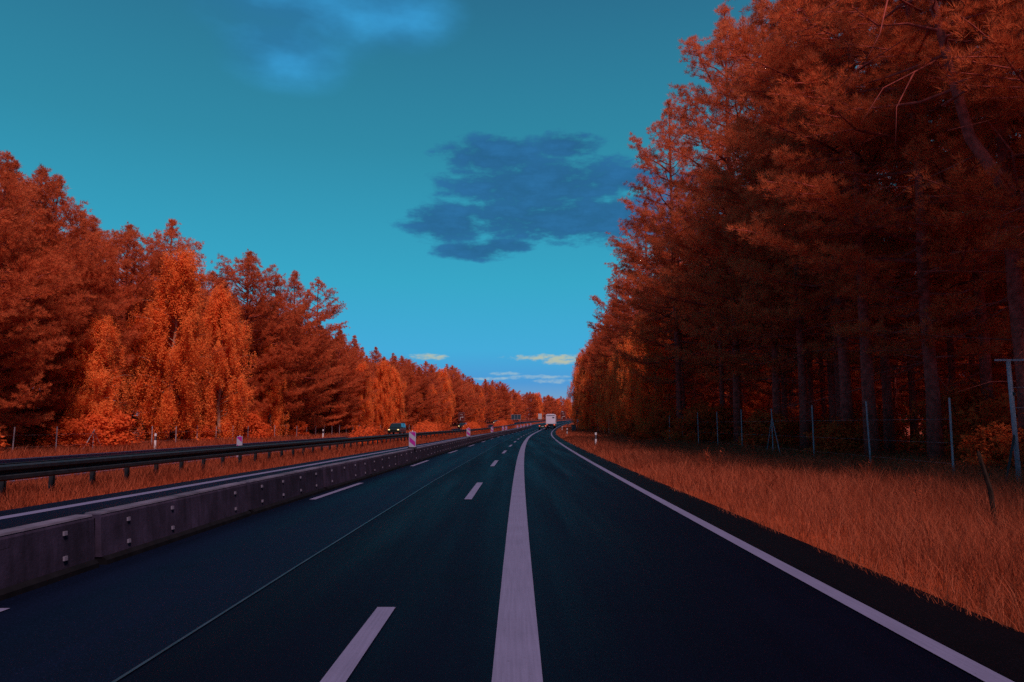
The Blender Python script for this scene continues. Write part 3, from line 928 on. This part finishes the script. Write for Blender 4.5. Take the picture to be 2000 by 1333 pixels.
for k, (off, d, hh, lab) in enumerate(SH):
    plant('s', k, off, d, hh, lab, 'shrub', 'shrubs at the forest edges', wide=1.25)
for k in range(34):
    d = 18 + k * 4.5
    plant('s', k, FENCE_R(d) + random.uniform(4, 14), d, random.uniform(1.6, 3.4), 'dark undergrowth shrub between the trunks of the right forest', 'shrub', 'undergrowth of the right forest', wide=1.4)
for k in range(26):
    d = 34 + k * 4.2
    plant('s', k, -29.5 - random.uniform(0, 6), d, random.uniform(1.6, 3.2), 'dark undergrowth shrub below the pines of the left forest', 'shrub', 'undergrowth of the left forest', wide=1.4)

def hedge(d0, d1, off, H, seed, lab):
    r = np.random.default_rng(seed); root = empty('hedge', P(off, (d0 + d1) / 2), 0, lab, 'hedge', 'hedges on the median')
    n = int((d1 - d0) * 26); dd = r.uniform(d0, d1, n); a = r.uniform(0, np.pi, n); u = r.uniform(0.75, 1.05, n)
    end = np.clip(np.minimum(dd - d0, d1 - dd) / 2.2, 0.15, 1) ** 0.5
    o = P(off, (d0 + d1) / 2)
    C = np.array([P(off + math.cos(q) * 1.0 * w_ * e, x, 0.1 + math.sin(q) * H * w_ * e * (0.9 + 0.12 * math.sin(x * 1.1))) - o for x, q, w_, e in zip(dd, a, u, end)])
    V, T, tone = leaf_quads(C, 7, 0.16, 0.16, r)
    finish('leaves', np_mesh('leaves', V, T, tone), M['shrub'], root)
    s = MB()
    for x in np.arange(d0 + 0.5, d1, 1.4):
        for q in (-0.3, 0.3): s.tube([P(off, x, -.05) - o, P(off + q, x + .2, H * .5) - o, P(off + q * 2, x + .3, H * .85) - o], [0.03, 0.02, 0.006], 4)
    s.build('stems', M['bark'], root)


hedge(53, 62, -12.0, 1.25, 1, 'rounded orange bush behind the guardrail left of the first oncoming car')
hedge(80, 104, -11.9, 1.65, 2, 'long clipped orange hedge on the median right of the first oncoming car')
hedge(128, 160, -11.8, 1.7, 3, 'orange hedge on the median beyond the red route sign')
hedge(186, 228, -11.8, 1.8, 4, 'far low orange hedge below the dark panel sign')

# ------------------------------------------------------------------ fences
def fence(name, offf, d0, d1, step, H, label, braces=(), cat='fence'):
    o0 = P(offf(d0), d0); g = empty(name, o0, 0, label, cat)
    pm = MB().tube([(0, 0, -0.3), (0, 0, H * .5), (0, 0, H)], [0.032, 0.030, 0.030], 7).mesh('post'); pm.materials.append(M['fence_steel'])
    ds = list(np.arange(d0, d1, step))
    for i, d in enumerate(ds):
        p_ = link('post', pm, g, P(offf(d), d) - o0, (random.uniform(-.02, .02), random.uniform(-.02, .02), 0))
        p_.scale = (1, 1, random.uniform(0.96, 1.04))
        if i in braces:
            for sg in (-1, 1):
                a = P(offf(d), d, H * .82) - o0; b = P(offf(d + sg * 1.0), d + sg * 1.0, 0) - o0
                MB().tube([a, b], 0.022, 6).build('brace', M['fence_steel'], g)
    for z in (0.35, 0.95, 1.65):
        if z > H - 0.05: continue
        MB().tube([P(offf(d), d, z) - o0 for d in ds if d < 90], 0.0022, 3).build('wire', M['fence_steel'], g)


fence('wildlife_fence', FENCE_R, 22.0, 128, 5.05, 2.25, 'tall wildlife fence of thin steel posts along the right forest', braces=(3,))
fence('wildlife_fence', lambda d: -25.1, 33.6, 150, 3.4, 1.36, 'low wire fence of pale posts in front of the left forest', braces=(3,))

# corner post with arm and strut at the right edge
cp = empty('corner_post', P(12.2, 18.35), 0, 'grey steel corner post with a short arm and strut at the right edge', 'post')
MB().tube([(0, 0, -0.3), (-0.02, 0, 1.5), (-0.05, 0, 3.05)], [0.06, 0.055, 0.05], 10).build('pole', M['fence_steel'], cp, True)
MB().box((0.05, 0, 3.08), (0.85, 0.05, 0.045)).build('arm', M['fence_steel'], cp)
MB().tube([(-0.02, 0, 1.3), (-0.55, -0.3, 0.0)], 0.03, 6).build('strut', M['steel'], cp)
for z in (2.4, 1.9):
    MB().tube([(0, 0, z), (1.6, 0.1, z + 0.06)], 0.007, 4).build('wire', M['fence_steel'], cp)
MB().tube([(0.0, 0.0, 2.2), (0.0, 0.0, 2.28)], 0.065, 10).build('clamp', M['steel'], cp)
st = empty('wooden_stake', P(7.15, 11.4), 0, 'dark broken wooden stake leaning in the right verge grass', 'stake')
MB().tube([(0.05, 0, -0.3), (0.0, 0, 0.5), (-0.12, 0.02, 1.02)], [0.035, 0.036, 0.028], 6).build('shaft', M['wood'], st)
MB().tube([(-0.10, 0.02, 0.92), (-0.125, 0.02, 1.04), (-0.135, 0.02, 1.10)], [0.034, 0.030, 0.010], 5).build('splintered_tip', M['wood'], st)

# ------------------------------------------------------------------ delineator posts
def delineator(off, d, H, label, rz=0.0):
    g = empty('delineator_post', P(off, d), heading(d) + rz, label, 'delineator', 'white roadside delineator posts')
    tri = lambda s: [(-0.06 * s, -0.05 * s), (0.06 * s, -0.05 * s), (0.045 * s, 0.05 * s), (-0.045 * s, 0.05 * s)]
    MB().prism(tri(1), 'z', -0.2, H).build('shaft', M['white'], g, bevel=0.008)
    MB().prism(tri(1.06), 'z', H - 0.42, H - 0.17).build('black_band', M['black'], g)
    MB().box((0, -0.0545, H - 0.295), (0.045, 0.006, 0.17)).build('reflector', M['reflector'], g)


delineator(4.85, 50, 0.95, 'nearest white delineator post with black band in the right verge')
delineator(4.85, 100, 0.95, 'second white delineator post in the right verge, further on')
delineator(4.75, 150, 0.95, 'farthest white delineator post by the bend of the right verge')
delineator(-23.2, 47.3, 0.92, 'white delineator post with black band above the left end of the guardrail')
delineator(-22.9, 83.5, 0.92, 'white delineator post before the left forest, left of the first oncoming car')

# ------------------------------------------------------------------ striped beacons
def beacon(loc, rz, W, H, label, z0=0.0, lean=1):
    g = empty('marker_beacon', loc, rz, label, 'beacon', 'striped marker beacons')
    r = 0.03
    def rounded(w, h, q):
        pts = []
        for cxx, cz, a0 in ((w / 2 - q, h - q, 0), (-w / 2 + q, h - q, 90), (-w / 2 + q, q, 180), (w / 2 - q, q, 270)):
            for k in range(4):
                a = R(a0 + 30 * k); pts.append((cxx + q * math.cos(a), cz + q * math.sin(a)))
        return pts
    s = MB().prism([(x, z + z0) for x, z in rounded(W, H, 0.04)], 'y', 0, 0.035); s.build('board', M['board'], g)
    # diagonal stripes clipped to the board face
    iw = W - 0.04; lo, hi = z0 + 0.02, z0 + H - 0.02
    band = H * 0.27
    for k in range(-1, 3):
        zz = lo + H * (0.24 + 0.56 * k)
        poly = [(-iw / 2, zz + lean * iw * 0.42), (iw / 2, zz - lean * iw * 0.42), (iw / 2, zz - lean * iw * 0.42 + band), (-iw / 2, zz + lean * iw * 0.42 + band)]
        # clip in z
        def clip(pl, lim, sg):
            out = []
            for i in range(len(pl)):
                a, b = pl[i], pl[(i + 1) % len(pl)]
                ina, inb = sg * (a[1] - lim) >= 0, sg * (b[1] - lim) >= 0
                if ina: out.append(a)
                if ina != inb:
                    t = (lim - a[1]) / (b[1] - a[1]); out.append((a[0] + (b[0] - a[0]) * t, lim))
            return out
        poly = clip(clip(poly, lo, 1), hi, -1) if poly else poly
        if len(poly) >= 3: MB().prism(poly, 'y', -0.004, 0.001).build('stripe', M['magenta'], g)
    MB().tube([(0, 0.017, z0 + H - 0.01), (0, 0.017, z0 + H + 0.05)], 0.014, 6).build('lamp_stub', M['white'], g)
    MB().box((0, 0.017, z0 / 2 + 0.01 if z0 else 0.03), (0.10 if z0 else 0.3, 0.05 if z0 else 0.3, max(z0, 0.06))).build('foot', M['black'], g)


bl = ['nearest magenta and white striped beacon standing on the concrete barrier', 'second striped beacon standing on the concrete barrier', 'third striped beacon standing on the concrete barrier', 'fourth striped beacon on the barrier, close to a fifth one', 'fifth striped beacon on the barrier, close behind the fourth']
for k, d in enumerate([29.4, 54.5, 82, 104, 112, 146, 158, 170, 184, 198]):
    lab = bl[k] if k < 5 else 'tiny distant striped beacon on the far barrier before the truck'
    beacon(P(OFF_BAR(d), d, 0.551), heading(d), 0.27, 0.66, lab)
beacon(P(-12.5, 33.3), heading(33), 0.25, 0.95, 'striped beacon half hidden behind the left part of the guardrail', z0=0.02)
for k, d in enumerate([172, 178]):
    beacon(P(-14.5 + 0.8 * k, d), heading(d), 0.3, 1.0, 'small distant beacon beside the second oncoming car', z0=0.02)

# ------------------------------------------------------------------ signs
def text(body, size, loc, rot, m, parent, name='lettering'):
    cu = bpy.data.curves.new(name, 'FONT'); cu.body = body; cu.size = size; cu.align_x = 'CENTER'; cu.align_y = 'CENTER'; cu.extrude = 0.002; cu.offset = 0.0
    cu.materials.append(m)
    tmp = bpy.data.objects.new(name, cu); COL.objects.link(tmp)
    bpy.context.view_layer.update()
    me = bpy.data.meshes.new_from_object(tmp.evaluated_get(bpy.context.evaluated_depsgraph_get())); bpy.data.objects.remove(tmp)
    o = bpy.data.objects.new(name, me); COL.objects.link(o); o.parent = parent; o.location = loc; o.rotation_euler = rot
    return o


def route_sign(off, d, W, H, zc, label, posts=1):
    g = empty('route_sign', P(off, d), heading(d) * 0.4, label, 'sign', 'dark red route signs')
    MB().box((0, 0, zc), (W, 0.04, H)).build('panel', M['signred'], g, bevel=0.01)
    t = 0.035
    fr = MB()
    for s in (-1, 1):
        fr.box((s * (W / 2 - t), -0.0225, zc), (t * 0.25, 0.005, H - 1.4 * t)); fr.box((0, -0.0225, zc + s * (H / 2 - t)), (W - 2.8 * t, 0.005, t * 0.25))
    fr.build('border', M['panel_pale'], g)
    text('U22', H * 0.175, (0, -0.024, zc + H * 0.24), (math.pi / 2, 0, 0), M['panel_pale'], g)
    a = MB(); k = W * 0.085; zb = zc - H * 0.40                       # arrow: up, then bending right
    cen = (W * 0.02, zb + H * 0.22)
    outer = [(-W * 0.20, zb)] + [(-W * 0.20 + W * 0.2 * (1 - math.cos(R(q))), zb + H * 0.24 + H * 0.10 * math.sin(R(q))) for q in (0, 30, 60, 90)]
    path = outer + [(W * 0.16, zb + H * 0.34)]
    v, f = [], []
    for i, p_ in enumerate(path):
        q0, q1 = path[max(0, i - 1)], path[min(len(path) - 1, i + 1)]
        tx, tz = q1[0] - q0[0], q1[1] - q0[1]; l = math.hypot(tx, tz); nx, nz_ = -tz / l, tx / l
        for y in (-0.026, -0.021):
            v += [(p_[0] + nx * k / 2, y, p_[1] + nz_ * k / 2), (p_[0] - nx * k / 2, y, p_[1] - nz_ * k / 2)]
    for i in range(len(path) - 1):
        b0, b1 = 4 * i, 4 * i + 4
        f += [(b0, b0 + 1, b1 + 1, b1), (b0 + 2, b1 + 2, b1 + 3, b0 + 3), (b0, b1, b1 + 2, b0 + 2), (b0 + 1, b0 + 3, b1 + 3, b1 + 1)]
    a.add(v, f)
    a.prism([(W * 0.14, zb + H * 0.34 + k * 1.3), (W * 0.14, zb + H * 0.34 - k * 1.3), (W * 0.36, zb + H * 0.34)], 'y', -0.027, -0.021)
    a.build('arrow', M['panel_pale'], g)
    for px in ([0] if posts == 1 else [-W * .35, W * .35]):
        MB().tube([(px, 0.05, -0.2), (px, 0.05, zc + H / 2 - 0.05)], 0.028, 8).build('post', M['steel'], g, True)


route_sign(-12.1, 124, 0.98, 1.42, 2.75, 'dark red U22 arrow sign on the left, above the median')
route_sign(4.95, 166, 1.16, 1.78, 3.15, 'dark red U22 arrow sign on the right, beside the truck', 2)
g = empty('route_sign', P(8.2, 162), R(-55), 'edge on dark red sign and post right of the U22 sign', 'sign', 'dark red route signs')
MB().box((0, 0, 3.6), (1.3, 0.05, 2.0)).build('panel', M['signred'], g)
MB().box((0.2, -0.03, 2.1), (0.9, 0.03, 0.6)).build('lower_panel', M['panel_pale'], g)
for px in (-0.4, 0.4): MB().tube([(px, 0.06, -0.2), (px, 0.06, 4.9)], 0.05, 8).build('post', M['fence_steel'], g, True)
g = empty('roadside_cabinet', P(6.9, 140), heading(140), 'dark grey bin like box standing in the verge before the far signs', 'box')
MB().prism([(-0.36, 0.0), (0.36, 0.0), (0.42, 1.25), (-0.42, 1.25)], 'y', -0.3, 0.3).build('body', M['panel_blue'], g, bevel=0.03)
MB().prism([(-0.46, 1.252), (0.46, 1.252), (0.40, 1.40), (-0.40, 1.40)], 'y', -0.34, 0.34).build('lid', M['black'], g, bevel=0.02)
g = empty('panel_sign', P(-11.2, 236), heading(236) * .5, 'wide dark blue panel sign in a frame above the far hedge', 'sign')
MB().box((0, 0, 2.7), (3.0, 0.05, 1.45)).build('panel', M['panel_blue'], g)
fr = MB()
for x in (-1.5, -0.5, 0.5, 1.5): fr.box((x, -0.04, 2.7), (0.06, 0.03, 1.5))
for z in (1.95, 3.45): fr.box((0, -0.06, z), (3.06, 0.03, 0.06))
fr.build('frame', M['fence_steel'], g)
for x in (-1.2, 1.2): MB().tube([(x, 0.06, -0.2), (x, 0.06, 3.5)], 0.06, 8).build('post', M['fence_steel'], g, True)
g = empty('blank_sign', P(-10.2, 318), heading(318) * .4, 'pale sign board left of the truck, beyond the black car', 'sign')
MB().box((0, 0, 2.6), (1.5, 0.05, 2.3)).build('panel', M['panel_pale'], g, bevel=0.02)
for x in (-0.5, 0.5): MB().tube([(x, 0.06, -0.2), (x, 0.06, 3.6)], 0.05, 8).build('post', M['fence_steel'], g, True)
guardrail('guardrail', 5.4, 200, 260, 0.75, 'far guardrail beside the exit lane behind the right U22 sign', 4.0, False)

# ------------------------------------------------------------------ vehicles
def wheel(parent, x, y, r, w):
    t = MB(); n = 20; pr = [(r * .62, -w / 2), (r * .93, -w / 2), (r, -w * .36), (r, w * .36), (r * .93, w / 2), (r * .62, w / 2)]
    v, f = [], []
    for i in range(n):
        a = 2 * math.pi * i / n
        for rr_, xx in pr: v.append((xx, rr_ * math.cos(a), rr_ * math.sin(a)))
    for i in range(n):
        for k in range(len(pr)):
            f.append((i * 6 + k, i * 6 + (k + 1) % 6, ((i + 1) % n) * 6 + (k + 1) % 6, ((i + 1) % n) * 6 + k))
    wo = t.add(v, f).build('wheel', M['rubber'], parent, True); wo.location = (x, y, r)
    MB().tube([(-w * .4, 0, 0), (w * .4, 0, 0)], r * .63, 14).build('rim', M['rim'], wo)


def car(loc, rz, paint_m, label, kind='hatch', lights='rear', cat='car', group=None):
    """nose towards -Y of the car's own frame; tail towards +Y"""
    g = empty('car', loc, rz, label, cat, group)
    W = 1.80
    if kind == 'hatch':
        L, Hh, side = 4.3, 1.48, [(-2.12, .32), (-2.14, .62), (-1.95, .78), (-1.05, .94), (1.95, .98), (2.10, .90), (2.14, .50), (2.05, .30)]
        cab = [(-1.02, .93), (-0.30, 1.42), (0.2, 1.48), (1.25, 1.45), (1.62, 1.30), (1.98, .97)]
    else:
        L, Hh, side = 4.9, 1.95, [(-2.40, .36), (-2.44, .80), (-2.20, 1.02), (-1.55, 1.15), (2.36, 1.15), (2.42, .6), (2.38, .36)]
        cab = [(-1.52, 1.14), (-0.85, 1.84), (-0.3, 1.95), (2.10, 1.95), (2.32, 1.80), (2.38, 1.14)]
    def shell(prof, wb, wt, name, m):
        zs = [p_[1] for p_ in prof]; z0, z1 = min(zs), max(zs); v, f = [], []; n = len(prof)
        for s in (-1, -0.86, 0.86, 1):
            for (y, z) in prof:
                w_ = (wb + (wt - wb) * (z - z0) / (z1 - z0)) / 2
                inset = 0.0 if abs(s) < 1 else 0.03
                v.append((s * w_, y * (1 - inset * .4), z - (inset if z > z0 + .1 else -inset)))
        for k in range(3):
            for i in range(n): f.append((k * n + i, k * n + (i + 1) % n, (k + 1) * n + (i + 1) % n, (k + 1) * n + i))
        f.append(tuple(range(n))); f.append(tuple(range(3 * n, 4 * n))[::-1])
        return MB().add(v, f).build(name, m, g, False, 0.02)
    shell(side, W, W - 0.06, 'body', paint_m)
    shell(cab, W - 0.10, W - 0.42, 'cabin', paint_m)
    # windows proud of the cabin faces
    def quad(name, pts, m, off):
        n_ = (Vector(pts[1]) - Vector(pts[0])).cross(Vector(pts[3]) - Vector(pts[0])).normalized() * off
        v = [Vector(p_) + n_ for p_ in pts] + [Vector(p_) - n_ for p_ in pts]
        return MB().add(v, [(0, 1, 2, 3), (7, 6, 5, 4), (0, 4, 5, 1), (1, 5, 6, 2), (2, 6, 7, 3), (3, 7, 4, 0)]).build(name, m, g)
    zt = cab[2][1]; z0 = cab[0][1]
    fw = lambda z: ((W - .10) + ((W - .42) - (W - .10)) * (z - z0) / (zt - z0)) / 2
    (ya, za), (yb, zb) = cab[0], cab[1]
    lp_ = lambda t: (ya + (yb - ya) * t, za + (zb - za) * t)
    a, b = lp_(.10), lp_(.92)
    quad('windscreen', [(-fw(a[1]) * .88, a[0] - .02, a[1]), (fw(a[1]) * .88, a[0] - .02, a[1]), (fw(b[1]) * .86, b[0] - .02, b[1]), (-fw(b[1]) * .86, b[0] - .02, b[1])], M['glass'], 0.015)
    (ya, za), (yb, zb) = cab[-1], cab[-2]; a, b = lp_(.12), lp_(.95)
    quad('rear_window', [(-fw(a[1]) * .86, a[0] + .02, a[1]), (fw(a[1]) * .86, a[0] + .02, a[1]), (fw(b[1]) * .84, b[0] + .02, b[1]), (-fw(b[1]) * .84, b[0] + .02, b[1])], M['glass'], 0.015)
    for s in (-1, 1):
        for y0, y1 in ((cab[1][0] - .15, (cab[1][0] + cab[-2][0]) / 2 - .04), ((cab[1][0] + cab[-2][0]) / 2 + .04, cab[-2][0] - .05)):
            zl, zh = z0 + .06, zt - .12
            quad('side_window', [(s * (fw(zl) + .004), y0, zl), (s * (fw(zl) + .004), y1, zl), (s * (fw(zh) + .004), y1, zh), (s * (fw(zh) + .004), y0 + .18, zh)], M['glass'], 0.012)
    wr = 0.32 if kind == 'hatch' else 0.36
    for s in (-1, 1):
        for y in (-L * .305, L * .29): wheel(g, s * (W / 2 - .11), y, wr, .21)
        MB().box((s * (W / 2 + .07), cab[0][0] + .25, z0 + .10), (.16, .10, .13)).build('mirror', paint_m, g, bevel=0.02)
    yf, yr = side[1][0], side[-2][0]
    zl = side[1][1] + .03
    for s in (-1, 1):
        hl = MB().box((s * .66, yf - .005, zl), (.24, .08, .13)).build('headlight', M['headlamp'] if lights == 'front' else M['reflector'], g, bevel=0.02)
        tl = MB().box((s * .70, yr - .01, .82 if kind == 'hatch' else .95), (.28, .12, .17)).build('taillight', M['taillamp'], g, bevel=0.02)
    MB().box((0, yf - .02, .50), (1.1, .06, .14)).build('grille', M['black'], g)
    MB().box((0, yr + .01, .40), (W * .92, .12, .18)).build('bumper', M['black'], g, bevel=0.03)
    MB().box((0, yr + .04, .68), (.52, .02, .11)).build('number_plate', M['plate'], g)
    return g


d = 176.0
car(P(0.12, d, 0.004), math.pi * 0 + heading(d), M['carblack'], 'black car with red tail lights driving away behind the truck', 'hatch', 'rear')
for dd, off, kd, pm_, lab in ((109, -19.7, 'van', M['cargreen'], 'nearest oncoming dark van with lit headlights, left of the long hedge'),
                              (186, -20.2, 'hatch', M['carblack'], 'second oncoming dark car with lit headlights under the left route sign'),
                              (258, -20.2, 'hatch', M['cargrey'], 'farthest oncoming grey car with lit headlights between two hedges')):
    c = car(P(off, dd, 0.004), heading(dd), pm_, lab, kd, 'front', group='oncoming cars')
    if kd == 'van': c.scale = (1.0, 1.0, 0.86)
# every car model has its nose at -Y, so the car that drives away is turned round
for o in [o for o in bpy.data.objects if o.name.startswith('car') and o.parent is None and o.type == 'EMPTY' and 'away' in o.get('label', '')]:
    o.rotation_euler[2] += math.pi

d = 194.0
tr = empty('box_truck', P(1.45, d, 0.009), heading(d), 'white box truck driving away in the exit lane ahead', 'truck')
W = 2.5
roof = [(-W / 2, 1.05), (W / 2, 1.05), (W / 2, 3.30), (W / 2 - .12, 3.52), (W / 2 - .45, 3.66), (-W / 2 + .45, 3.66), (-W / 2 + .12, 3.52), (-W / 2, 3.30)]
MB().prism(roof, 'y', 0.0, 8.0).build('box_body', M['truckwhite'], tr)
MB().box((0, -0.025, 2.12), (W - .16, .04, 1.98)).build('rear_door', M['truckwhite'], tr, bevel=0.01)
MB().box((0, -0.03, 3.22), (W - .30, .05, .16)).build('header_panel', M['panel_blue'], tr)
MB().box((0.70, -0.055, 2.72), (.52, .02, .32)).build('rear_notice', M['panel_blue'], tr)
for s in (-1, 1):
    MB().box((s * (W / 2 - .04), -.03, 2.15), (.08, .05, 2.1)).build('door_post', M['panel_pale'], tr)
    MB().box((s * .95, -.02, .86), (.34, .08, .16)).build('taillight', M['taillamp'], tr)
MB().box((0, 4.0, .92), (1.0, 7.6, .24)).build('chassis', M['black'], tr)
MB().box((0, -.04, .55), (2.3, .1, .14)).build('underrun_bar', M['black'], tr)
MB().box((0, -0.02, .98), (2.4, .1, .08)).build('rear_step', M['black'], tr)
for s in (-1, 1):
    MB().box((s * .75, .05, .75), (.07, .08, .40)).build('bar_bracket', M['black'], tr)
    for y in (1.6, 2.9, 8.9): wheel(tr, s * (W / 2 - .22), y, .48, .40)
    MB().box((s * .85, 0.95, .55), (.5, .03, .55)).build('mudflap', M['black'], tr)
MB().prism([(8.1, .6), (10.1, .6), (10.15, 1.6), (9.9, 2.7), (9.2, 2.95), (8.1, 2.95)], 'x', -1.15, 1.15).build('cab', M['truckwhite'], tr, bevel=0.05)
for s in (-1, 1): MB().box((s * 1.32, 9.7, 2.2), (.2, .12, .6)).build('mirror', M['black'], tr)

for kind, protos in PR.items():            # drop tree models that found no place
    for i, o in enumerate(protos):
        if (kind, i) not in used:
            for ch in list(o.children): bpy.data.objects.remove(ch)
            bpy.data.objects.remove(o)
